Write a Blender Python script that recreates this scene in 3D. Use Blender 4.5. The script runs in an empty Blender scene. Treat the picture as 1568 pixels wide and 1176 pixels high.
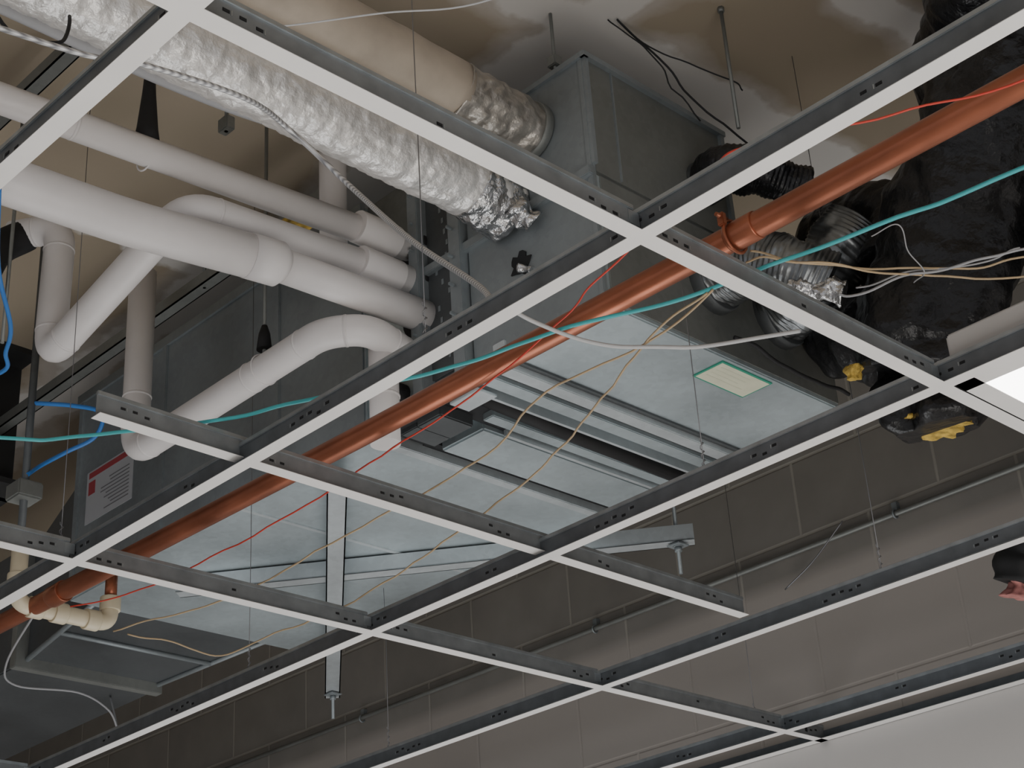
import bpy, bmesh, math, random
from mathutils import Vector, Matrix, noise
random.seed(4)
V=Vector
# ------------------------------------------------------------ materials
def newmat(name):
    m=bpy.data.materials.new(name);m.use_nodes=True
    nt=m.node_tree;b=nt.nodes['Principled BSDF'];return m,nt,b
def N(nt,t,**k):
    n=nt.nodes.new(t)
    for a,v in k.items(): setattr(n,a,v)
    return n
def mat(name,col,rough=.5,metal=0.,var=.0,scale=20.,bump=0.,bscale=60.,spec=.5,stretch=None,bdist=.002):
    m,nt,b=newmat(name)
    b.inputs['Base Color'].default_value=(*col,1);b.inputs['Roughness'].default_value=rough
    b.inputs['Metallic'].default_value=metal;b.inputs['Specular IOR Level'].default_value=spec
    tc=N(nt,'ShaderNodeTexCoord');mp=N(nt,'ShaderNodeMapping')
    nt.links.new(tc.outputs['Object'],mp.inputs[0])
    if stretch: mp.inputs['Scale'].default_value=stretch
    if var>0:
        n=N(nt,'ShaderNodeTexNoise');n.inputs['Scale'].default_value=scale;n.inputs['Detail'].default_value=5
        nt.links.new(mp.outputs[0],n.inputs[0])
        r=N(nt,'ShaderNodeValToRGB')
        r.color_ramp.elements[0].position=.3;r.color_ramp.elements[1].position=.7
        r.color_ramp.elements[0].color=(*[c*(1-var) for c in col],1)
        r.color_ramp.elements[1].color=(*[min(1,c*(1+var)) for c in col],1)
        nt.links.new(n.outputs[0],r.inputs[0]);nt.links.new(r.outputs[0],b.inputs['Base Color'])
    if bump>0:
        n=N(nt,'ShaderNodeTexNoise');n.inputs['Scale'].default_value=bscale;n.inputs['Detail'].default_value=4
        nt.links.new(mp.outputs[0],n.inputs[0])
        u=N(nt,'ShaderNodeBump');u.inputs['Strength'].default_value=bump;u.inputs['Distance'].default_value=bdist
        nt.links.new(n.outputs[0],u.inputs['Height']);nt.links.new(u.outputs[0],b.inputs['Normal'])
    return m
def galv(name,col,rough=.42,metal=.75):
    m,nt,b=newmat(name)
    tc=N(nt,'ShaderNodeTexCoord')
    v=N(nt,'ShaderNodeTexVoronoi');v.inputs['Scale'].default_value=80
    nt.links.new(tc.outputs['Object'],v.inputs[0])
    n=N(nt,'ShaderNodeTexNoise');n.inputs['Scale'].default_value=3.5;n.inputs['Detail'].default_value=5
    nt.links.new(tc.outputs['Object'],n.inputs[0])
    bw=N(nt,'ShaderNodeRGBToBW');nt.links.new(v.outputs['Color'],bw.inputs[0])
    a=N(nt,'ShaderNodeMath',operation='MULTIPLY_ADD');a.inputs[1].default_value=.12
    nt.links.new(bw.outputs[0],a.inputs[0]);nt.links.new(n.outputs[0],a.inputs[2])
    r=N(nt,'ShaderNodeValToRGB');r.color_ramp.elements[0].position=.3;r.color_ramp.elements[1].position=.8
    r.color_ramp.elements[0].color=(*[c*.7 for c in col],1);r.color_ramp.elements[1].color=(*[min(1,c*1.12) for c in col],1)
    nt.links.new(a.outputs[0],r.inputs[0]);nt.links.new(r.outputs[0],b.inputs['Base Color'])
    b.inputs['Metallic'].default_value=metal
    rr=N(nt,'ShaderNodeMapRange');rr.inputs['To Min'].default_value=rough-.06;rr.inputs['To Max'].default_value=rough+.12
    nt.links.new(a.outputs[0],rr.inputs[0]);nt.links.new(rr.outputs[0],b.inputs['Roughness'])
    u=N(nt,'ShaderNodeBump');u.inputs['Strength'].default_value=.25;u.inputs['Distance'].default_value=.012
    nt.links.new(n.outputs[0],u.inputs['Height']);nt.links.new(u.outputs[0],b.inputs['Normal'])
    return m
M={}
M['flange']=mat('tee_white_paint',(.80,.78,.755),.45,var=.04,scale=8)
M['web']=mat('tee_galvanised_web',(.16,.175,.19),.42,.55,var=.15,scale=30)
M['web_lit']=mat('cross_tee_lit_galvanised_web',(.25,.265,.275),.42,.5,var=.15,scale=30)  # lighter copy of the tee web steel; stronger light put into the colour
M['bulb']=mat('tee_bulb_steel',(.42,.45,.47),.35,.8,var=.15,scale=30)
M['slot']=mat('dark_slot',(.012,.012,.013),.8)
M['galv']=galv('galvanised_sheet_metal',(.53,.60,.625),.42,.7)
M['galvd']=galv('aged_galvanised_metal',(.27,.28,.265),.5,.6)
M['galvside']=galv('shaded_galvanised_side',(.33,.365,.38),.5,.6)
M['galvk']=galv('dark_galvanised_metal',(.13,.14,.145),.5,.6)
M['galvl']=galv('bright_galvanised_strut',(.66,.71,.73),.38,.65)
M['dark']=mat('dark_cavity',(.015,.016,.018),.8,var=.3)
M['beam_shade']=mat('beam_shade_black',(.022,.022,.022),.7,var=.3,scale=8)  # near-black tone stands in for the shade left of the unit
M['white']=mat('white_pvc_jacket',(.78,.745,.73),.42,var=.05,scale=9,bump=.15,bscale=22,bdist=.004)
M['foil']=mat('crinkled_foil',(.84,.82,.79),.38,.55,var=.12,scale=40,bump=.9,bscale=70,bdist=.004)
M['foild']=mat('dull_foil_sleeve',(.42,.39,.35),.36,.7,var=.2,scale=30,bump=.8,bscale=60,bdist=.004)
M['foilb']=mat('bright_foil',(.60,.60,.60),.24,.95,var=.3,scale=60,bump=1.,bscale=45,bdist=.01)
M['tan']=mat('tan_duct_jacket',(.44,.375,.30),.55,.1,var=.12,scale=14,bump=.3,bscale=30,bdist=.004)
M['orange']=mat('copper_pipe',(.34,.115,.062),.33,.6,var=.35,scale=22,stretch=(1,.3,1),bump=.1)
M['cream']=mat('cream_pvc',(.66,.58,.42),.4,var=.08)
M['black']=mat('black_plastic_wrap',(.009,.009,.010),.34,var=.3,scale=20,bump=.9,bscale=22,bdist=.012)
M['rubber']=mat('black_rubber',(.015,.015,.016),.7,var=.2)
M['alu']=mat('aluminium_flex',(.22,.23,.235),.34,.9,var=.4,scale=16,bump=.5,bscale=60)
M['yellow']=mat('yellow_fibreglass',(.56,.38,.08),.9,var=.5,scale=60,bump=1.,bscale=90,bdist=.006)
M['pink']=mat('pink_fibreglass',(.48,.20,.18),.9,var=.3,scale=50,bump=1.,bscale=90)
M['teal']=mat('teal_cable_jacket',(.06,.40,.42),.4)
M['tanw']=mat('tan_wire',(.46,.34,.20),.5)
M['red']=mat('red_wire',(.60,.05,.03),.4)
M['blue']=mat('blue_cable_jacket',(.04,.20,.58),.4)
M['whitec']=mat('white_cable_jacket',(.50,.50,.50),.45)
M['grey']=mat('grey_cable_jacket',(.33,.33,.34),.5)
M['steelw']=mat('hanger_wire_steel',(.25,.25,.26),.4,.8)
M['labelg']=mat('label_green',(.03,.30,.20),.5)
M['labely']=mat('label_cream_paper',(.66,.66,.50),.6,var=.06,scale=30)
M['labelw']=mat('label_white_paper',(.38,.39,.41),.6)
M['labelr']=mat('label_red_print',(.32,.05,.06),.6)
M['labelk']=mat('label_text_print',(.16,.16,.17),.6)
M['labelt']=mat('label_faint_print',(.61,.62,.47),.6)
M['drywall']=mat('painted_drywall',(.56,.54,.52),.8,var=.03,scale=3)
M['floor']=mat('floor_vinyl',(.56,.54,.51),.5,var=.08,scale=4)
m,nt,b=newmat('troffer_lens_glow')
b.inputs['Base Color'].default_value=(.9,.9,.9,1);b.inputs['Emission Color'].default_value=(1,.97,.93,1);b.inputs['Emission Strength'].default_value=9
M['lens']=m
m,nt,b=newmat('armoured_cable_metal')
b.inputs['Metallic'].default_value=.5;b.inputs['Roughness'].default_value=.4
tc=N(nt,'ShaderNodeTexCoord');w=N(nt,'ShaderNodeTexWave');w.inputs['Scale'].default_value=60;w.bands_direction='DIAGONAL'
nt.links.new(tc.outputs['Object'],w.inputs[0]);r=N(nt,'ShaderNodeValToRGB')
r.color_ramp.elements[0].color=(.3,.3,.31,1);r.color_ramp.elements[1].color=(.75,.75,.75,1)
nt.links.new(w.outputs[0],r.inputs[0]);nt.links.new(r.outputs[0],b.inputs['Base Color']);M['mc']=m
# block wall
m,nt,b=newmat('concrete_block_wall')
tc=N(nt,'ShaderNodeTexCoord');sp=N(nt,'ShaderNodeSeparateXYZ');nt.links.new(tc.outputs['Object'],sp.inputs[0])
add=N(nt,'ShaderNodeMath',operation='ADD');nt.links.new(sp.outputs[0],add.inputs[0]);nt.links.new(sp.outputs[1],add.inputs[1])
az=N(nt,'ShaderNodeMath',operation='ADD');nt.links.new(sp.outputs[2],az.inputs[0]);az.inputs[1].default_value=.09
cb=N(nt,'ShaderNodeCombineXYZ');nt.links.new(add.outputs[0],cb.inputs[0]);nt.links.new(az.outputs[0],cb.inputs[1])
br=N(nt,'ShaderNodeTexBrick');br.inputs['Scale'].default_value=1;br.inputs['Brick Width'].default_value=.4;br.inputs['Row Height'].default_value=.2
br.inputs['Mortar Size'].default_value=.006;br.inputs['Mortar Smooth'].default_value=.7
br.inputs['Color1'].default_value=(.275,.258,.235,1);br.inputs['Color2'].default_value=(.25,.235,.212,1);br.inputs['Mortar'].default_value=(.36,.34,.30,1)
nt.links.new(cb.outputs[0],br.inputs[0])
ns=N(nt,'ShaderNodeTexNoise');ns.inputs['Scale'].default_value=9;ns.inputs['Detail'].default_value=8;nt.links.new(tc.outputs['Object'],ns.inputs[0])
mx=N(nt,'ShaderNodeMix',data_type='RGBA',blend_type='MULTIPLY');mx.inputs[0].default_value=.28
nt.links.new(br.outputs[0],mx.inputs[6]);nt.links.new(ns.outputs[0],mx.inputs[7])
lt=N(nt,'ShaderNodeMapRange');lt.inputs['From Min'].default_value=3.03;lt.inputs['From Max'].default_value=2.99;lt.inputs['To Min'].default_value=0;lt.inputs['To Max'].default_value=.92
nt.links.new(sp.outputs[2],lt.inputs[0])
m2=N(nt,'ShaderNodeMix',data_type='RGBA');nt.links.new(lt.outputs[0],m2.inputs[0]);nt.links.new(mx.outputs[2],m2.inputs[6]);m2.inputs[7].default_value=(.37,.335,.305,1)
nt.links.new(m2.outputs[2],b.inputs['Base Color']);b.inputs['Roughness'].default_value=.9
ad=N(nt,'ShaderNodeMath',operation='MULTIPLY_ADD');nt.links.new(ns.outputs[0],ad.inputs[0]);ad.inputs[1].default_value=.4
iv=N(nt,'ShaderNodeMath',operation='SUBTRACT');iv.inputs[0].default_value=1;nt.links.new(br.outputs['Fac'],iv.inputs[1]);nt.links.new(iv.outputs[0],ad.inputs[2])
u=N(nt,'ShaderNodeBump');u.inputs['Strength'].default_value=.35;u.inputs['Distance'].default_value=.005
nt.links.new(ad.outputs[0],u.inputs['Height']);nt.links.new(u.outputs[0],b.inputs['Normal']);M['block']=m
# ceiling deck
m,nt,b=newmat('gypsum_deck_with_joint_compound')
tc=N(nt,'ShaderNodeTexCoord');ns=N(nt,'ShaderNodeTexNoise');ns.inputs['Scale'].default_value=5;ns.inputs['Detail'].default_value=6;ns.inputs['Roughness'].default_value=.5
nt.links.new(tc.outputs['Object'],ns.inputs[0])
sp=N(nt,'ShaderNodeSeparateXYZ');nt.links.new(tc.outputs['Object'],sp.inputs[0])
def band(axis,center,half,k=.22,soft=.008):
    s=N(nt,'ShaderNodeMath',operation='SUBTRACT');nt.links.new(sp.outputs[axis],s.inputs[0]);s.inputs[1].default_value=center
    a=N(nt,'ShaderNodeMath',operation='ABSOLUTE');nt.links.new(s.outputs[0],a.inputs[0])
    n2=N(nt,'ShaderNodeMath',operation='MULTIPLY_ADD');nt.links.new(ns.outputs[0],n2.inputs[0]);n2.inputs[1].default_value=-k;nt.links.new(a.outputs[0],n2.inputs[2])
    r=N(nt,'ShaderNodeMapRange');nt.links.new(n2.outputs[0],r.inputs[0])
    r.inputs['From Min'].default_value=half-k*.5+soft;r.inputs['From Max'].default_value=half-k*.5-soft
    return r.outputs[0]
def maxof(L):
    cur=L[0]
    for q in L[1:]:
        mm=N(nt,'ShaderNodeMath',operation='MAXIMUM');nt.links.new(cur,mm.inputs[0]);nt.links.new(q,mm.inputs[1]);cur=mm.outputs[0]
    return cur
wide=maxof([band(1,1.74,.10,soft=.02),band(0,2.03,.11,soft=.02),band(1,1.30,.08,soft=.02)])
core=maxof([band(1,1.74,.065),band(0,2.03,.07),band(1,1.30,.05),band(1,2.98,.05),band(0,.8,.06)])
n3=N(nt,'ShaderNodeTexNoise');n3.inputs['Scale'].default_value=3;nt.links.new(tc.outputs['Object'],n3.inputs[0])
rp=N(nt,'ShaderNodeValToRGB');rp.color_ramp.elements[0].color=(.35,.29,.21,1);rp.color_ramp.elements[1].color=(.42,.35,.26,1);nt.links.new(n3.outputs[0],rp.inputs[0])
m1=N(nt,'ShaderNodeMix',data_type='RGBA');nt.links.new(wide,m1.inputs[0]);nt.links.new(rp.outputs[0],m1.inputs[6]);m1.inputs[7].default_value=(.53,.48,.42,1)
m2=N(nt,'ShaderNodeMix',data_type='RGBA');nt.links.new(core,m2.inputs[0]);nt.links.new(m1.outputs[2],m2.inputs[6]);m2.inputs[7].default_value=(.72,.69,.65,1)
nt.links.new(m2.outputs[2],b.inputs['Base Color']);b.inputs['Roughness'].default_value=.9;M['deck']=m

# ------------------------------------------------------------ geometry helpers
col=bpy.context.collection
def link(o,parent=None):
    col.objects.link(o)
    if parent: o.parent=parent
    return o
def empty(name):
    e=bpy.data.objects.new(name,None);e.empty_display_size=.05;return link(e)
def mesh_obj(name,bm,mats,parent=None,smooth=False):
    me=bpy.data.meshes.new(name);bm.to_mesh(me);bm.free()
    for mm in (mats if isinstance(mats,(list,tuple)) else [mats]): me.materials.append(M[mm])
    return link(bpy.data.objects.new(name,me),parent)
def bm_box(bm,a,b,mi=0,rotz=None,bev=0):
    a=V(a);b=V(b);c=(a+b)/2;d=b-a
    t=bmesh.ops.create_cube(bm,size=1)
    for v in t['verts']:
        v.co=V((v.co.x*d.x,v.co.y*d.y,v.co.z*d.z))+c
    fs=set(f for v in t['verts'] for f in v.link_faces)
    for f in fs: f.material_index=mi
    if bev>0:
        es=list(set(e for v in t['verts'] for e in v.link_edges))
        bmesh.ops.bevel(bm,geom=es,offset=bev,segments=2,affect='EDGES',clamp_overlap=True,material=mi)
def box(name,a,b,m,parent=None,bev=0):
    bm=bmesh.new();bm_box(bm,a,b,0,None,bev);return mesh_obj(name,bm,m,parent)
def catmull(pts,n=8):
    pts=[V(p) for p in pts];P=[pts[0]*2-pts[1]]+pts+[pts[-1]*2-pts[-2]];out=[]
    for i in range(1,len(P)-2):
        for j in range(n):
            t=j/n;a,b_,c,d=P[i-1],P[i],P[i+1],P[i+2]
            out.append(.5*((2*b_)+(c-a)*t+(2*a-5*b_+4*c-d)*t*t+(3*b_-a-3*c+d)*t**3))
    out.append(pts[-1]);return out
def fillet(pts,rad,n=8):
    pts=[V(p) for p in pts];out=[pts[0]]
    for i in range(1,len(pts)-1):
        p=pts[i];d0=(pts[i-1]-p);d1=(pts[i+1]-p)
        r=min(rad,d0.length*.45,d1.length*.45)
        a=p+d0.normalized()*r;c=p+d1.normalized()*r
        for j in range(n+1):
            t=j/n;out.append(a*(1-t)**2+p*2*t*(1-t)+c*t*t)
    out.append(pts[-1]);return out
def resample(pts,step):
    out=[pts[0]];
    for i in range(len(pts)-1):
        d=(pts[i+1]-pts[i]);k=max(1,int(d.length/step))
        for j in range(1,k+1): out.append(pts[i]+d*j/k)
    return out
def sweep_bm(bm,pts,r,seg=16,disp=None,cap=True,mi=0):
    pts=[V(p) for p in pts];n=len(pts)
    T=[]
    for i in range(n):
        a=pts[max(0,i-1)];b_=pts[min(n-1,i+1)];d=b_-a
        T.append(d.normalized() if d.length>1e-9 else V((0,0,1)))
    up=V((0,0,1)) if abs(T[0].z)<.9 else V((1,0,0))
    nrm=(up-T[0]*up.dot(T[0])).normalized();rings=[];L=0
    for i in range(n):
        if i>0:
            L+=(pts[i]-pts[i-1]).length
            nrm=(nrm-T[i]*nrm.dot(T[i])).normalized()
        bi=T[i].cross(nrm);ring=[]
        rr=r[i] if isinstance(r,(list,tuple)) else (r(L) if callable(r) else r)
        for s in range(seg):
            th=2*math.pi*s/seg;d=nrm*math.cos(th)+bi*math.sin(th)
            q=rr
            if disp: q=rr+disp(pts[i]+d*rr,L,th)
            ring.append(bm.verts.new(pts[i]+d*q))
        rings.append(ring)
    for i in range(n-1):
        for s in range(seg):
            f=bm.faces.new((rings[i][s],rings[i][(s+1)%seg],rings[i+1][(s+1)%seg],rings[i+1][s]));f.material_index=mi;f.smooth=True
    if cap:
        f=bm.faces.new(rings[0][::-1]);f.material_index=mi
        f=bm.faces.new(rings[-1]);f.material_index=mi
def tube(name,pts,r,m,parent=None,seg=12,disp=None,cap=True):
    bm=bmesh.new();sweep_bm(bm,pts,r,seg,disp,cap);bmesh.ops.recalc_face_normals(bm,faces=bm.faces)
    return mesh_obj(name,bm,m,parent)
def cable(name,pts,r,m,parent=None,n=8,jit=0.0,seg=8):
    p=catmull(pts,n)
    if jit:
        p=[q+V((noise.noise(q*14),noise.noise(q*14+V((7,3,1))),noise.noise(q*14+V((1,9,4)))))*jit for q in p]
    return tube(name,p,r,m,parent,seg)
def collar(bm,p,d,r,l,seg=24,mi=0):
    p=V(p);d=V(d).normalized();sweep_bm(bm,[p-d*l/2,p-d*(l/2-.002),p+d*(l/2-.002),p+d*l/2],[r*.97,r,r,r*.97],seg,mi=mi)

# ------------------------------------------------------------ room shell
Z=2.6
box('floor',(-4,-4,-.05),(3.2,6.5,0),'floor')
box('ceiling',(-4,-4,3.8),(3.4,6.5,3.9),'deck')
box('wall_right',(3.2,-4,0),(3.4,6.5,2.6),'drywall')
box('wall_right_block',(3.2,-4,2.6),(3.4,6.5,3.8),'block')
box('wall_back',(-4,6.5,0),(3.4,6.7,2.6),'drywall')
box('wall_back_block',(-4,6.5,2.6),(3.4,6.7,3.8),'block')
bm=bmesh.new();bm_box(bm,(3.172,-4,Z),(3.1995,6.5,Z+.0012),0);bm_box(bm,(3.198,-4,Z),(3.1999,6.5,Z+.025),1);mesh_obj('trim_1',bm,['flange','web'])
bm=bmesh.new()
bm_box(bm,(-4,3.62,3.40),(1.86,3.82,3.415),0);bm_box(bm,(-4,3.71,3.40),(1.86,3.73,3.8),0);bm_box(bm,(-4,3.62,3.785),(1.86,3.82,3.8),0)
bm_box(bm,(1.0,3.62,3.41),(1.01,3.82,3.79),0);mesh_obj('added_shade_beam',bm,'beam_shade')  # beam shape added to darken the shaded deck left of the unit

# ------------------------------------------------------------ suspended grid
grid=empty('suspended_ceiling_grid')
def tee(name,p0,p1,side,parent,clusters,z=Z,h=.038,web='web'):
    bm=bmesh.new();a=V((p0[0],p0[1],0));b_=V((p1[0],p1[1],0));L=(b_-a).length
    bm_box(bm,(0,-.0112,0),(L,.0112,.0008),0)
    bm_box(bm,(0,-.0111,.0008),(L,.0111,.0012),1)
    bm_box(bm,(0,-.0008,.001),(L,.0008,h-.006),1)
    bm_box(bm,(0,-.0032,h-.007),(L,.0032,h),2,bev=.001)
    bm_box(bm,(0,-.0013,.006),(L,.0013,.0066),2)
    for (c,k) in clusters:
        for i in range(k):
            x=c+(i-(k-1)/2)*.019
            if 0.01<x<L-.01:
                zc=h*.5+random.choice((-.004,0,.003))
                bm_box(bm,(x-.0042,-.0012,zc-.0022),(x+.0042,.0012,zc+.0022),3,bev=.0004)
                if i%2==0: bm_box(bm,(x+.0052,-.0015,zc-.0035),(x+.0066,.0015,zc+.0025),2)
    d=(b_-a).normalized();ang=math.atan2(d.y,d.x)
    Mx=Matrix.Translation((a.x,a.y,z))@Matrix.Rotation(ang,4,'Z')
    bm.transform(Mx)
    return mesh_obj(name,bm,['flange',web,'bulb','slot'],parent)
for k in range(0,6):
    X=.61*k
    cl=[]
    y=-1.44
    while y<6.3:
        cl.append((y+1.5+.0,5));cl.append((y+1.5+.61,5));cl.append((y+1.5+.305,3));cl.append((y+1.5+.90,2));y+=1.22
    tee('main_tee_%d'%k,(X,-1.5),(X,6.3),1,grid,cl)
for yi,Y in enumerate((-1.44,-.22,1.,2.22,3.44,4.66)):
    for k in range(0,6):
        x0=.61*k+.0112;x1=.61*(k+1)-.0112 if k<5 else 3.199
        L=x1-x0
        tee('cross_tee_%d_%d'%(yi,k),(x0,Y),(x1,Y),1,grid,[(.05,3),(L-.05,3),(L*.5,1)],web='web_lit')
bm=bmesh.new()
for Y in (-.22,1.,2.22,3.44):
    for k in range(1,6):
        X=.61*k
        bm_box(bm,(X-.02,Y-.0016,Z+.012),(X-.002,Y+.0016,Z+.030),0)
        bm_box(bm,(X+.002,Y-.0016,Z+.012),(X+.02,Y+.0016,Z+.030),0)
mesh_obj('joint_clips',bm,'bulb',grid)
lt=empty('loose_cross_tee')
tee('tee_body',(.985,1.772),(2.37,1.785),1,lt,[(.06,3),(.3,2),(.52,3),(.75,3),(1.0,2),(1.3,3)],z=Z+.012,web='web_lit')

hw=empty('grid_hanger_wires')
for i,(x,y,zt) in enumerate([(1.22,2.27,3.8),(1.22,1.37,3.8),(1.83,1.42,3.05),(2.44,1.52,3.8),(1.83,2.6,3.8),(2.44,2.9,3.03),(.61,2.1,3.8),(3.05,2.3,3.8)]):
    tube('hanger_wire_%d'%i,[(x,y,Z+.03),(x+.001,y,2.9),(x,y+.003,zt)],.0008,'steelw',hw,6)
    tube('wire_twist_%d'%i,[V((x+.003*math.cos(t*1.3),y+.003*math.sin(t*1.3),Z+.035+t*.003)) for t in range(18)],.0008,'steelw',hw,5)

# ------------------------------------------------------------ air handler
ah=empty('air_handling_unit')
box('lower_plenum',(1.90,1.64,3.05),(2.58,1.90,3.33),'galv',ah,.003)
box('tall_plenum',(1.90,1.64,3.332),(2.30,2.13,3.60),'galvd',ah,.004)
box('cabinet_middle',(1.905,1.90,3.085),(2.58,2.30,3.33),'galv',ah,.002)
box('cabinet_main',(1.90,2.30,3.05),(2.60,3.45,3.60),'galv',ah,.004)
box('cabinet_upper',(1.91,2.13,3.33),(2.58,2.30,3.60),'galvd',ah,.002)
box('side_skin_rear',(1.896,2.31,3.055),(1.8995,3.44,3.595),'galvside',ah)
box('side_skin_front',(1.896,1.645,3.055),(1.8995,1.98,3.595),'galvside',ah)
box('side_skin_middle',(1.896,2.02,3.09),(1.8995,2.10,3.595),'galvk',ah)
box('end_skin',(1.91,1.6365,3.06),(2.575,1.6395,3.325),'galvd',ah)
bm=bmesh.new()
for (y0,y1,z0,x0,x1) in [(1.893,1.925,3.032,1.89,2.62),(2.285,2.31,3.04,1.95,2.60)]:
    bm_box(bm,(x0,y0,z0),(x1,y1,3.09),0,bev=.002)
mesh_obj('bottom_flanges',bm,'galvl',ah)
bm=bmesh.new()
for (y0,y1,z0,x0,x1) in [(1.95,1.985,3.04,1.90,2.62),(2.075,2.105,3.045,2.03,2.60)]:
    bm_box(bm,(x0,y0,z0),(x1,y1,3.09),0,bev=.002)
mesh_obj('bottom_rails',bm,'galv',ah)
bm=bmesh.new()
for (y0,y1,z0,x0,x1) in [(1.925,1.95,3.05,1.90,2.62),(1.883,1.893,3.045,1.9,2.6)]:
    bm_box(bm,(x0,y0,z0),(x1,y1,3.09),0)
mesh_obj('bottom_shadow_gaps',bm,'galvk',ah)
box('access_panel',(2.06,2.135,3.047),(2.57,2.262,3.09),'galv',ah,.004)
box('filter_slot_gap',(2.03,2.262,3.06),(2.58,2.286,3.0855),'dark',ah)
box('slot_gap_near',(2.03,2.105,3.06),(2.58,2.135,3.0855),'dark',ah)
box('drain_recess',(1.902,2.0,3.06),(2.03,2.28,3.0855),'dark',ah)
bm=bmesh.new()
bm_box(bm,(1.93,2.12,3.035),(2.02,2.19,3.075),0,bev=.003);bm_box(bm,(1.95,2.21,3.05),(2.04,2.26,3.07),0,bev=.002)
mesh_obj('junction_box',bm,'galvk',ah)
bm=bmesh.new();bm_box(bm,(1.905,2.005,3.035),(2.60,2.012,3.06),0);bm_box(bm,(1.91,1.99,3.03),(1.96,2.07,3.036),0,bev=.001);bm_box(bm,(2.10,2.11,3.036),(2.56,2.118,3.05),0)
bm_box(bm,(1.905,2.74,3.0475),(2.595,2.752,3.051),0,bev=.001)
mesh_obj('angle_rails',bm,'galvl',ah)
tube('black_condensate_hose',[(1.93,2.035,3.05),(2.2,2.04,3.045),(2.6,2.05,3.045)],.016,'rubber',ah)
bm=bmesh.new()
for (y0,y1,t) in [(1.985,2.02,.022),(2.10,2.13,.03),(1.64,1.655,.006)]:
    bm_box(bm,(1.90-t,y0,3.06),(1.905,y1,3.60),0,bev=.002)
for y in (2.6,3.05,3.43):
    bm_box(bm,(1.891,y-.01,3.06),(1.902,y+.01,3.595),0,bev=.002)
bm_box(bm,(1.89,2.3,3.58),(1.902,3.45,3.605),0)
bm_box(bm,(1.885,1.64,3.325),(1.903,2.13,3.345),0,bev=.002)
mesh_obj('side_flanges',bm,'galvside',ah)
bm=bmesh.new()
for y in (2.005,2.115):
    for i in range(7): bm_box(bm,(1.862,y-.003,3.12+i*.065),(1.876,y+.003,3.126+i*.065),0,bev=.001)
for i in range(14): 
    yy=2.035+random.random()*.045;zz=3.12+i*.028
    bm_box(bm,(1.8948,yy,zz),(1.896,yy+.006,zz+.012),0)
mesh_obj('flange_bolts',bm,'galvside',ah)
bm=bmesh.new()
bm_box(bm,(1.895,1.634,3.35),(1.905,1.642,3.6),0);bm_box(bm,(2.295,1.632,3.33),(2.306,1.642,3.605),0)
bm_box(bm,(1.89,1.630,3.592),(2.31,1.642,3.604),0);bm_box(bm,(1.889,1.63,3.592),(1.903,2.13,3.604),0)
for x in (1.97,): bm_box(bm,(x,1.636,3.34),(x+.003,1.642,3.6),0)
mesh_obj('plenum_corner_seams',bm,'galvside',ah)
bm=bmesh.new();sweep_bm(bm,[(1.893,1.84,3.23),(1.897,1.84,3.23)],.024,18,disp=lambda p,L,t:.005*math.sin(5*t)+.003*math.sin(9*t+1));mesh_obj('torn_knockout',bm,'dark',ah)
tube('knockout_foil',resample([V((1.885,1.835,3.215)),V((1.893,1.81,3.20))],.003),.008,'foilb',ah,24,disp=lambda p,L,t:.006*noise.noise(p*60))
bm=bmesh.new();X=1.8945
bm_box(bm,(X,3.175,3.225),(1.897,3.385,3.365),0);bm_box(bm,(X-.0006,3.185,3.345),(X,3.375,3.36),1)
bm_box(bm,(X-.0006,3.345,3.30),(X,3.375,3.335),1)
for i in range(9): bm_box(bm,(X-.0005,3.19,3.24+i*.0098),(X,3.26+random.random()*.06,3.243+i*.0098),2)
mesh_obj('warning_label',bm,['labelw','labelr','labelk'],ah)
bm=bmesh.new();bm_box(bm,(2.225,1.65,3.0475),(2.375,1.725,3.0503),0);bm_box(bm,(2.229,1.654,3.0468),(2.371,1.721,3.0476),1)
for i in range(4): bm_box(bm,(2.24,1.665+i*.012,3.0464),(2.30+random.random()*.05,1.668+i*.012,3.0469),2)
mesh_obj('inspection_sticker',bm,['labelg','labely','labelt'],ah)
def channel(bm,a,b_,w=.04,h=.022,mi=0,holes=True):
    a=V(a);b_=V(b_);d=b_-a;L=d.length;t=bmesh.new()
    bm_box(t,(0,-w/2,0),(L,w/2,.003),0);bm_box(t,(0,-w/2,0),(L,-w/2+.003,h),0);bm_box(t,(0,w/2-.003,0),(L,w/2,h),0)
    if holes:
        x=.04
        while x<L-.03: bm_box(t,(x,-.006,-.0006),(x+.025,.006,.0004),1,bev=.0003);x+=.05
    rot=d.to_track_quat('X','Z').to_matrix().to_4x4()
    t.transform(Matrix.Translation(a)@rot)
    me=bpy.data.meshes.new('tmp');t.to_mesh(me);t.free();bm.from_mesh(me);bpy.data.meshes.remove(me)
st=empty('trapeze_strut_hanger')
bm=bmesh.new();channel(bm,(2.03,3.17,3.008),(2.80,2.22,3.008),w=.042,h=.038,holes=False)
channel(bm,(1.89,2.39,2.984),(2.80,3.56,2.984),w=.042,h=.022,holes=False)
mesh_obj('strut_channels',bm,['galvl','slot'],st)
for i,(x,y,z) in enumerate([(2.775,2.25,3.004),(2.77,3.52,2.981)]):
    tube('threaded_rod_%d'%i,[(x,y,z-.07),(x,y,3.8)],.0045,'galvside',st,8)
    bm=bmesh.new();sweep_bm(bm,[(x,y,z-.016),(x,y,z-.006)],.009,6);sweep_bm(bm,[(x,y,z-.005),(x,y,z-.003)],.012,16);bm_box(bm,(x-.018,y-.018,z-.003),(x+.018,y+.018,z+.0),0);mesh_obj('nut_and_washer_%d'%i,bm,'galvside',st)

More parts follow.
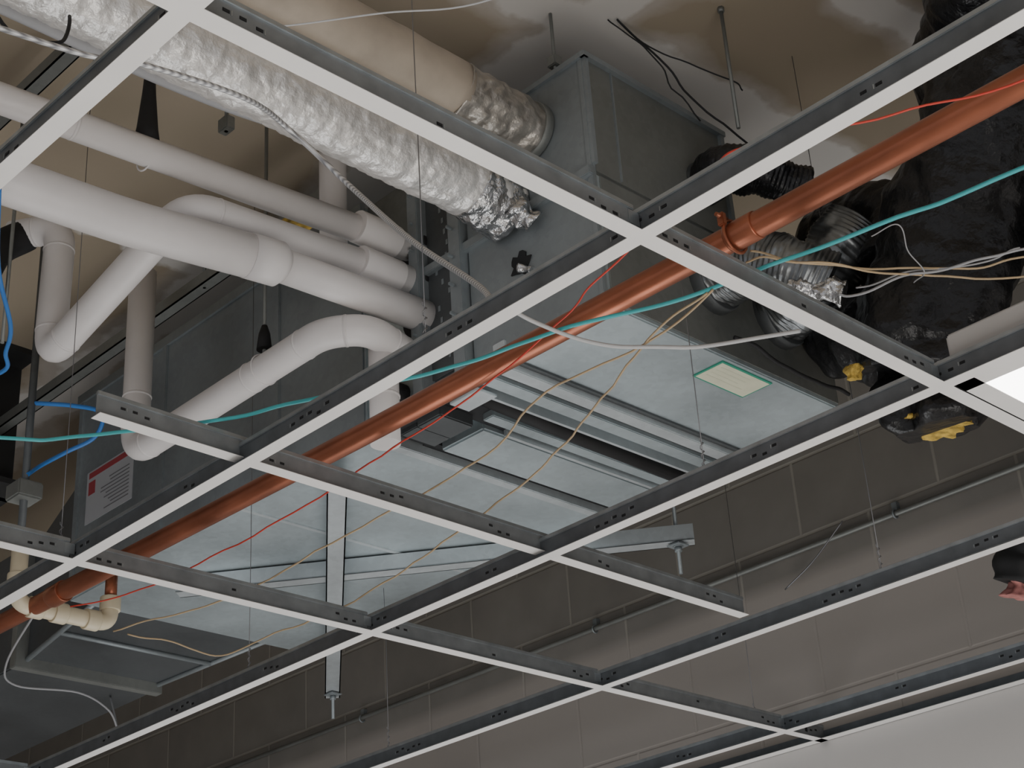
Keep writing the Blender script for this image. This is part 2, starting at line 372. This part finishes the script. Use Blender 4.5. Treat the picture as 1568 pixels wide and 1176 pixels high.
rd=empty('rectangular_branch_duct')
bm=bmesh.new()
vs=[(1.98,3.45,3.07),(2.5,3.45,3.07),(2.5,3.45,3.5),(1.98,3.45,3.5),(2.02,3.86,3.04),(2.42,3.86,3.04),(2.42,3.86,3.35),(2.02,3.86,3.35)]
q=[bm.verts.new(v) for v in vs]
for f in [(0,1,5,4),(1,2,6,5),(2,3,7,6),(3,0,4,7),(0,3,2,1),(4,5,6,7)]: bm.faces.new([q[i] for i in f])
bmesh.ops.recalc_face_normals(bm,faces=bm.faces);mesh_obj('transition',bm,'galvk',rd)
bm=bmesh.new()
for a,b_ in (((1.98,3.46,3.066),(2.02,3.86,3.036)),((2.5,3.46,3.066),(2.42,3.86,3.036)),((1.98,3.465,3.065),(2.5,3.465,3.065)),((2.0,3.66,3.050),(2.46,3.66,3.050))): sweep_bm(bm,[a,b_],.007,8)
mesh_obj('transition_edge_cleats',bm,'galvside',rd)
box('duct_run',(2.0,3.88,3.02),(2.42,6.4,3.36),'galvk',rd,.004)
bm=bmesh.new();bm_box(bm,(1.985,3.855,3.012),(2.435,3.885,3.375),0,bev=.002);bm_box(bm,(1.985,4.9,3.012),(2.435,4.93,3.375),0,bev=.002);mesh_obj('duct_flanges',bm,'galvd',rd)
cable('grey_whip_cable',[(1.85,3.5,3.04),(1.84,3.62,2.93),(1.90,3.68,2.9),(2.056,3.65,2.9),(2.2,3.74,2.9),(2.307,3.87,2.9),(2.34,3.97,3.02)],.0028,'grey',rd)

# ------------------------------------------------------------ white insulated pipes
wp=empty('white_insulated_pipes')
def pipe(name,pts,r,rad=.06,m='white',parent=wp,collars=True):
    bm=bmesh.new();p=fillet(pts,rad);sweep_bm(bm,p,r,28)
    if collars:
        P=[V(q) for q in pts]
        for i in range(1,len(P)-1):
            for o in (P[i-1],P[i+1]):
                d=(o-P[i]);rr=min(rad,d.length*.45)
                collar(bm,P[i]+d.normalized()*(rr+.004),d,r*1.035,.006,28)
    bmesh.ops.recalc_face_normals(bm,faces=bm.faces)
    return mesh_obj(name,bm,m,parent)
pipe('supply_pipe_top',[(.30,2.27,3.41),(1.91,2.14,3.41)],.028)
pipe('return_pipe',[(1.905,2.135,3.325),(1.38,2.18,3.325),(1.36,2.62,3.19),(1.37,2.63,3.50),(1.31,2.72,3.50)],.031,.055)
pipe('main_pipe_large',[(.30,2.25,3.24),(1.26,2.185,3.24),(1.54,2.135,3.24)],.042,.05,collars=False)
pipe('main_pipe_small',[(1.53,2.135,3.24),(1.905,2.115,3.24)],.033)
bm=bmesh.new();sweep_bm(bm,[(1.49,2.143,3.24),(1.55,2.134,3.24),(1.56,2.134,3.24)],[.0435,.0435,.035],28);mesh_obj('reducer_collar',bm,'white',wp)
pipe('drain_pipe',[(1.70,2.85,3.62),(1.70,2.85,3.165),(1.70,2.19,3.17),(1.76,2.125,3.17),(1.905,2.145,3.15)],.031,.055)
pipe('drain_drop',[(1.815,2.15,3.165),(1.815,2.15,2.95)],.029)
pipe('vertical_riser',[(1.80,2.28,3.40),(1.80,2.28,3.80)],.029)
bm=bmesh.new();collar(bm,(1.70,2.42,3.169),(0,1,0),.0325,.006);collar(bm,(1.815,2.15,3.05),(0,0,1),.031,.006);collar(bm,(1.15,2.2,3.41),(1,-.08,0),.0295,.006);collar(bm,(1.70,2.85,3.3),(0,0,1),.0325,.006)
for z,y in ((3.41,2.14),(3.325,2.135)): collar(bm,(1.80,y+.005,z),(1,0,0),.034,.10)
mesh_obj('jacket_collars',bm,'white',wp)
tube('black_insulation',catmull([(1.33,2.70,3.50),(1.27,2.70,3.44),(1.19,2.62,3.30),(1.05,2.52,3.18)]),.034,'rubber',wp,20)
bm=bmesh.new();sweep_bm(bm,[(1.86,2.20,3.10),(1.905,2.20,3.10)],.024,20);mesh_obj('coil_stub',bm,'rubber',wp)
bm=bmesh.new()
for z in (3.15,3.24,3.325,3.41): collar(bm,(1.893,2.135,z),(1,0,0),.037,.012)
mesh_obj('coil_escutcheons',bm,'rubber',wp)
bm=bmesh.new();bm_box(bm,(1.875,2.20,3.125),(1.882,2.235,3.15),0,bev=.001);bm_box(bm,(1.68,2.25,3.455),(1.73,2.30,3.475),0,bev=.001);mesh_obj('valve_tags',bm,'yellow',wp)

# ------------------------------------------------------------ round ducts
def wr(a,s,k=1):
    return lambda p,L,t: a*noise.noise(p*s)+a*.5*noise.noise(p*s*2.7)
fd=empty('foil_wrapped_round_duct')
pts=resample([V((.2,1.885,3.40)),V((1.0,1.875,3.387)),V((1.78,1.87,3.38)),V((1.895,1.865,3.365))],.006)
tube('foil_jacket',pts,.060,'foil',fd,72,disp=lambda p,L,t:.0038*noise.noise(V((p.x*50,p.y*20,p.z*20)))+.0025*noise.noise(p*85))
pts=resample([V((1.80,1.87,3.377)),V((1.895,1.865,3.358))],.004)
tube('crumpled_foil_end',pts,.063,'foilb',fd,72,disp=wr(.007,38))
pts=resample([V((1.855,1.81,3.325)),V((1.89,1.795,3.295))],.004)
tube('loose_foil_flap',pts,.022,'foilb',fd,60,disp=wr(.012,40))
tube('grey_seam_tape',catmull([(.3,1.935,3.355),(1.0,1.925,3.345),(1.25,1.915,3.345),(1.40,1.90,3.35)]),.011,'grey',fd,12)
td=empty('tan_insulated_round_duct')
pts=resample([V((.2,1.785,3.53)),V((1.70,1.785,3.505))],.02)
tube('tan_jacket',pts,.056,'tan',td,48,disp=wr(.002,12))
pts=resample([V((1.69,1.785,3.505)),V((1.895,1.785,3.495))],.005)
tube('foil_sleeve',pts,.056,'foild',td,60,disp=wr(.007,34))
bm=bmesh.new();collar(bm,(1.885,1.785,3.495),(1,0,0),.062,.02);mesh_obj('start_collar',bm,'galvd',td)

fx=empty('aluminium_flex_ducts')
def flex(name,pts,r,m='alu',parent=fx,pitch=.009,amp=.0013):
    p=resample(catmull(pts,10),.0024)
    return tube(name,p,r,m,parent,40,disp=lambda q,L,t:amp*math.sin(2*math.pi*L/pitch+.6*math.sin(t))+.014*noise.noise(q*13)+.006*noise.noise(q*40))
flex('flex_1',[(2.20,1.63,3.20),(2.20,1.54,3.20),(2.22,1.47,3.17),(2.27,1.42,3.13)],.058)
flex('flex_2',[(2.40,1.63,3.20),(2.38,1.54,3.21),(2.37,1.47,3.24),(2.40,1.42,3.30)],.066)
flex('flex_3',[(2.22,1.63,3.44),(2.20,1.57,3.43),(2.24,1.52,3.41),(2.32,1.47,3.38)],.042,m='black')
bm=bmesh.new()
for x,z,r in ((2.20,3.20,.064),(2.40,3.20,.072),(2.22,3.44,.047)): collar(bm,(x,1.625,z),(0,1,0),r,.03)
mesh_obj('start_collars',bm,'galvk',fx)
pts=resample([V((2.20,1.46,3.12)),V((2.25,1.38,3.08))],.004)
tube('crumpled_foil_wrap',pts,.022,'foilb',fx,60,disp=wr(.012,40))

bd=empty('black_flexible_duct')
def bag(name,pts,r,amp=.02,s=9,parent=bd,m='black'):
    p=resample(catmull(pts,10),.012)
    return tube(name,p,r,m,parent,56,disp=lambda q,L,t: amp*noise.noise(q*s)+amp*.5*noise.noise(V((q.x*30,q.y*30,q.z*8)))+.003*math.sin(L*2*math.pi/.05))
bag('duct_drop',[(2.30,.62,3.68),(2.38,.95,3.52),(2.40,1.17,3.27),(2.41,1.31,3.04),(2.42,1.34,2.95)],.132,amp=.026)
bag('duct_branch',[(2.75,.90,3.62),(2.72,.95,3.42),(2.66,1.0,3.2),(2.55,1.02,3.05)],.15)
bag('duct_upper',[(1.95,.55,3.68),(2.2,.9,3.60),(2.5,1.2,3.56)],.10)
bag('duct_arc',[(2.56,1.60,3.40),(2.52,1.46,3.38),(2.47,1.36,3.30),(2.42,1.36,3.18)],.075,amp=.012)
bag('duct_low',[(2.52,1.56,3.16),(2.46,1.49,3.12),(2.40,1.42,3.06),(2.40,1.36,3.0)],.076,amp=.022)
bag('ragged_end',[(2.43,1.33,2.98),(2.43,1.345,2.90),(2.44,1.35,2.85)],.085,amp=.055,s=16)
pts=resample([V((2.43,1.34,2.89)),V((2.425,1.345,2.852))],.004)
tube('insulation_core',pts,.05,'yellow',bd,50,disp=wr(.036,34))
pts=resample([V((2.30,1.42,2.965)),V((2.305,1.425,2.94))],.004)
tube('insulation_tuft',pts,.012,'yellow',bd,30,disp=wr(.014,60))
we=empty('wrapped_duct_end')
bag('wrap',[(2.86,1.15,2.75),(2.88,1.35,2.79),(2.9,1.46,2.77),(2.9,1.495,2.70)],.048,amp=.02,parent=we,m='rubber')
pts=resample([V((2.9,1.495,2.71)),V((2.9,1.505,2.675))],.004);tube('pink_insulation',pts,.026,'pink',we,30,disp=wr(.02,40))

# ------------------------------------------------------------ copper pipe
cp=empty('copper_sprinkler_pipe')
pts=resample([V((1.475,.1,2.72)),V((1.465,1.0,2.72)),V((1.45,1.8,2.72)),V((1.425,2.70,2.72)),V((1.415,3.0,2.72))],.05)
tube('pipe_body',pts,.0175,'orange',cp,32)
bm=bmesh.new()
collar(bm,(1.464,1.03,2.72),(0,1,0),.0192,.045);collar(bm,(1.427,2.64,2.72),(0,1,0),.0205,.045);mesh_obj('couplings',bm,'orange',cp)
bm=bmesh.new()
for y in (1.045,):
    sweep_bm(bm,[V((1.464+.0225*math.cos(a*math.pi/12),y,2.72+.0225*math.sin(a*math.pi/12))) for a in range(25)],.0024,8)
bm_box(bm,(1.437,1.04,2.728),(1.445,1.05,2.746),0,bev=.001);sweep_bm(bm,[(1.43,1.045,2.741),(1.452,1.045,2.741)],.003,6);mesh_obj('pipe_clamp',bm,'orange',cp)
pv=empty('cream_pvc_drain')
bm=bmesh.new()
sweep_bm(bm,fillet([(1.39,2.73,2.86),(1.39,2.73,2.72),(1.59,2.73,2.72),(1.59,2.73,2.775)],.03),.0165,20)
for p,d in (((1.39,2.73,2.765),(0,0,1)),((1.43,2.73,2.72),(1,0,0)),((1.55,2.73,2.72),(1,0,0)),((1.59,2.73,2.76),(0,0,1)),((1.48,2.73,2.72),(1,0,0))): collar(bm,p,d,.0205,.028)
mesh_obj('drain_fitting',bm,'cream',pv)
tube('copper_stub',[(1.59,2.73,2.77),(1.59,2.73,2.82)],.012,'orange',pv,20)

# ------------------------------------------------------------ cables
def z(L,zz): return [(a,b_,zz) for a,b_ in L]
cable('teal_data_cable',z([(1.62,.2),(1.54,.69),(1.52,.82),(1.48,1.01),(1.45,1.14),(1.39,1.27),(1.36,1.39),(1.32,1.50),(1.24,1.66),(1.18,1.78),(1.10,1.88),(1.03,1.97),(.97,2.01),(.7,2.2)],2.665),.0029,'teal',jit=.003)
tw=empty('tan_wire_pair')
cable('wire_a',z([(1.46,1.09),(1.50,1.22),(1.49,1.42),(1.57,1.65),(1.59,1.95),(1.61,2.30),(1.58,2.46),(1.53,2.61)],2.66),.0016,'tanw',tw,jit=.006)
cable('wire_b',z([(1.46,1.10),(1.48,1.19),(1.56,1.37),(1.64,1.54),(1.70,1.73),(1.75,1.96),(1.80,2.23),(1.79,2.46),(1.77,2.61),(1.66,2.61),(1.56,2.61)],2.66),.0016,'tanw',tw,jit=.006)
cable('red_wire',z([(1.45,.4),(1.43,.61),(1.37,.74),(1.29,.88),(1.29,.94),(1.33,1.08),(1.37,1.21),(1.40,1.29),(1.46,1.54),(1.48,1.74),(1.51,2.03),(1.51,2.34),(1.49,2.51),(1.44,2.62)],2.692),.0014,'red',jit=.004)
cable('armoured_cable',[(.6,1.9,3.25),(.91,1.79,3.2),(1.01,1.75,3.2),(1.18,1.72,3.2),(1.29,1.745,3.2),(1.377,1.697,3.1),(1.34,1.52,2.9),(1.306,1.343,2.72),(1.25,1.30,2.645)],.0045,'mc',seg=12)
cable('white_coax_cable',z([(1.25,1.27),(1.32,1.28),(1.38,1.28),(1.44,1.27),(1.51,1.23),(1.56,1.19),(1.60,1.13),(1.63,1.08)],2.655),.0029,'whitec',jit=.002)
rw=empty('loose_wire_bundle')
cable('wire_1',z([(1.50,1.06),(1.52,1.03),(1.61,.98),(1.69,.94),(1.82,.85),(1.95,.7)],2.70),.0015,'tanw',rw,jit=.008)
cable('wire_2',z([(1.50,1.05),(1.54,1.03),(1.63,.985),(1.74,.90),(1.80,.83),(1.9,.7)],2.71),.0015,'tanw',rw,jit=.008)
cable('wire_3',z([(1.66,1.03),(1.68,1.02),(1.69,.95),(1.71,.91),(1.73,.86),(1.76,.81),(1.8,.7)],2.70),.0018,'grey',rw,jit=.008)
cable('wire_4',z([(1.68,1.01),(1.70,.96),(1.72,.92),(1.745,.87),(1.78,.82)],2.71),.0012,'grey',rw,jit=.012)
cable('wire_5',[(1.60,.93,2.72),(1.63,.91,2.74),(1.67,.92,2.72),(1.70,.92,2.70),(1.72,.95,2.70)],.0009,'grey',rw,jit=.008)
cable('blue_data_cable',[(.95,2.05,3.12),(1.02,2.17,3.05),(1.13,2.33,3.05),(1.17,2.42,3.05),(1.20,2.49,3.05),(1.15,2.65,3.06)],.004,'blue')
cable('blue_cable_tail',[(1.57,3.07,3.16),(1.61,3.09,3.20),(1.66,3.07,3.24),(1.70,3.02,3.27),(1.69,2.98,3.31),(1.64,3.02,3.33),(1.57,3.08,3.34)],.005,'blue')
cable('white_pull_wire',[(.90,1.42,3.0),(.976,1.353,3.0),(1.06,1.25,3.0),(1.14,1.16,3.0),(1.2,1.0,3.0)],.0012,'whitec')
bw=empty('black_low_voltage_wires')
cable('wire_1',[(2.06,1.67,3.79),(2.12,1.65,3.74),(2.18,1.62,3.64),(2.27,1.56,3.52),(2.33,1.55,3.46)],.0022,'rubber',bw,jit=.01)
cable('wire_2',[(2.06,1.67,3.79),(2.14,1.63,3.72),(2.24,1.55,3.66),(2.28,1.55,3.65)],.0016,'rubber',bw,jit=.01)
cable('wire_3',[(2.05,1.68,3.79),(2.08,1.64,3.73),(2.11,1.62,3.66),(2.2,1.60,3.57)],.0016,'rubber',bw,jit=.02)
cable('wire_4',[(.80,1.86,3.3),(.84,1.83,3.22),(.90,1.80,3.22),(.93,1.83,3.3)],.003,'rubber',bw,jit=.01)
cable('wire_5',[(2.2,1.60,3.07),(2.3,1.59,3.05),(2.45,1.59,3.05),(2.56,1.6,3.06)],.004,'rubber',bw,jit=.01)

# ------------------------------------------------------------ struts, rods, straps, conduit
cs=empty('ceiling_strut_channels')
bm=bmesh.new();channel(bm,(1.80,2.3,3.57),(1.80,3.9,3.57),w=.03,h=.03,holes=False);channel(bm,(1.22,2.1,3.70),(1.22,3.6,3.70),w=.03,h=.03,holes=False);mesh_obj('channels',bm,['galvd','slot'],cs)
for i,(x,y) in enumerate([(1.80,3.85),(1.22,2.2),(1.22,3.5),(1.80,2.75)]): tube('channel_rod_%d'%i,[(x,y,3.57),(x,y,3.8)],.004,'galvd',cs,8)
pr=empty('pipe_hanger_rods')
def rod(n,x,y,z0,m='galvd',r=.004):
    tube('rod_%s'%n,[(x,y,z0),(x,y,3.8)],r,m,pr,8)
    bm=bmesh.new();sweep_bm(bm,[(x,y,3.788),(x,y,3.80)],.007,6);mesh_obj('anchor_%s'%n,bm,'galvd',pr)
rod('a',1.70,2.38,3.20);rod('b',1.30,2.20,3.43);rod('c',2.2,1.52,3.50);rod('d',1.44,2.15,3.5);rod('e',1.27,2.64,3.2);rod('f',1.57,3.08,3.0,'galvk',.009)
bm=bmesh.new();sweep_bm(bm,[(1.70,2.38,3.215),(1.70,2.38,3.25),(1.70,2.38,3.27)],[.016,.012,.006],14);sweep_bm(bm,[(1.30,2.20,3.43),(1.30,2.20,3.47),(1.30,2.20,3.55),(1.30,2.20,3.60)],[.026,.02,.013,.01],14)
mesh_obj('rubber_boots',bm,'rubber',pr)
bm=bmesh.new();bm_box(bm,(1.54,3.05,3.10),(1.60,3.11,3.14),0,bev=.004);bm_box(bm,(1.43,2.135,3.50),(1.45,2.165,3.53),0,bev=.002);mesh_obj('strut_clamps',bm,'galvd',pr)
bm=bmesh.new()
for (x,y,zz,r) in ((1.70,2.38,3.17,.0325),(1.30,2.20,3.41,.03)):
    ax=V((0,1,0)) if x>1.5 else V((1,0,0));sd=V((1,0,0)) if x>1.5 else V((0,1,0))
    sweep_bm(bm,[V((x,y,zz))+(sd*math.cos(a*math.pi/12)+V((0,0,1))*math.sin(a*math.pi/12))*r for a in range(25)],.0018,6)
mesh_obj('pipe_rings',bm,'white',pr)
cd_=empty('wall_conduit')
tube('conduit_run',[(3.185,-1,3.07),(3.185,2.2,3.07),(3.185,6.4,3.08)],.007,'galvd',cd_,12)
bm=bmesh.new()
for y in (.9,1.92,2.9,3.9): 
    sweep_bm(bm,[V((3.185-.010*math.cos(t*math.pi/10),y,3.07+.010*math.sin(t*math.pi/10))) for t in range(-9,10)],.0025,6);bm_box(bm,(3.186,y-.007,3.079),(3.2,y+.007,3.10),0)
mesh_obj('conduit_straps',bm,'galvside',cd_)
cable('wall_wire',[(3.17,2.25,2.98),(3.16,2.15,3.02),(3.16,2.05,3.09)],.002,'steelw')
bm=bmesh.new();bm_box(bm,(1.935,1.745,3.665),(1.957,1.768,3.69),0,bev=.002);sweep_bm(bm,[(1.945,1.755,3.6),(1.945,1.755,3.8)],.0035,8);mesh_obj('beam_clamp_bracket',bm,'galvd')

# ------------------------------------------------------------ troffers
def troffer(x0,y0):
    t=empty('recessed_light_troffer');x1=x0+.61;y1=y0+1.22
    bm=bmesh.new();e=.0125
    bm_box(bm,(x0+e,y0+e,2.602),(x0+e+.03,y1-e,2.606),0);bm_box(bm,(x1-e-.03,y0+e,2.602),(x1-e,y1-e,2.606),0)
    bm_box(bm,(x0+e,y0+e,2.602),(x1-e,y0+e+.03,2.606),0);bm_box(bm,(x0+e,y1-e-.03,2.602),(x1-e,y1-e,2.606),0)
    mesh_obj('frame',bm,'flange',t)
    bm=bmesh.new();bm_box(bm,(x0+e,y0+e,2.607),(x1-e,y1-e,2.68),0,bev=.004);mesh_obj('housing',bm,'drywall',t)
    box('lens',(x0+e+.03,y0+e+.03,2.603),(x1-e-.03,y1-e-.03,2.6068),'lens',t)
troffer(1.83,-.22);troffer(.0,-1.44);troffer(1.22,-1.44)

# ------------------------------------------------------------ lighting
def area(name,loc,rot,size,e,c=(1,1,1)):
    l=bpy.data.lights.new(name,'AREA');l.energy=e;l.size=size;l.color=c
    o=bpy.data.objects.new(name,l);o.location=loc;o.rotation_euler=rot;link(o)
area('added_uplight',(.6,-.6,.5),(math.pi,0,0),2.3,50,(1,.975,.94))  # unseen lamp added near the floor to brighten the undersides
area('added_uplight',(2.2,3.0,.4),(math.pi,0,0),1.8,30,(.97,.985,1))  # second unseen uplight, added under the unit
w=bpy.data.worlds.new('world');bpy.context.scene.world=w;w.use_nodes=True
w.node_tree.nodes['Background'].inputs[0].default_value=(.93,.945,1,1);w.node_tree.nodes['Background'].inputs[1].default_value=.6

# ------------------------------------------------------------ camera
cd=bpy.data.cameras.new('camera');cam=bpy.data.objects.new('camera',cd);link(cam)
Rw=Matrix(((0.721493,-0.279586,-0.633466),(-0.689865,-0.368787,-0.622962),(-0.059442,0.886469,-0.458954)))
m4=Rw.to_4x4();m4.translation=(-0.03502,-0.01359,1.5949);cam.matrix_world=m4
cd.sensor_width=36;cd.lens=2550.486/1568*36;cd.clip_start=.02
bpy.context.scene.camera=cam
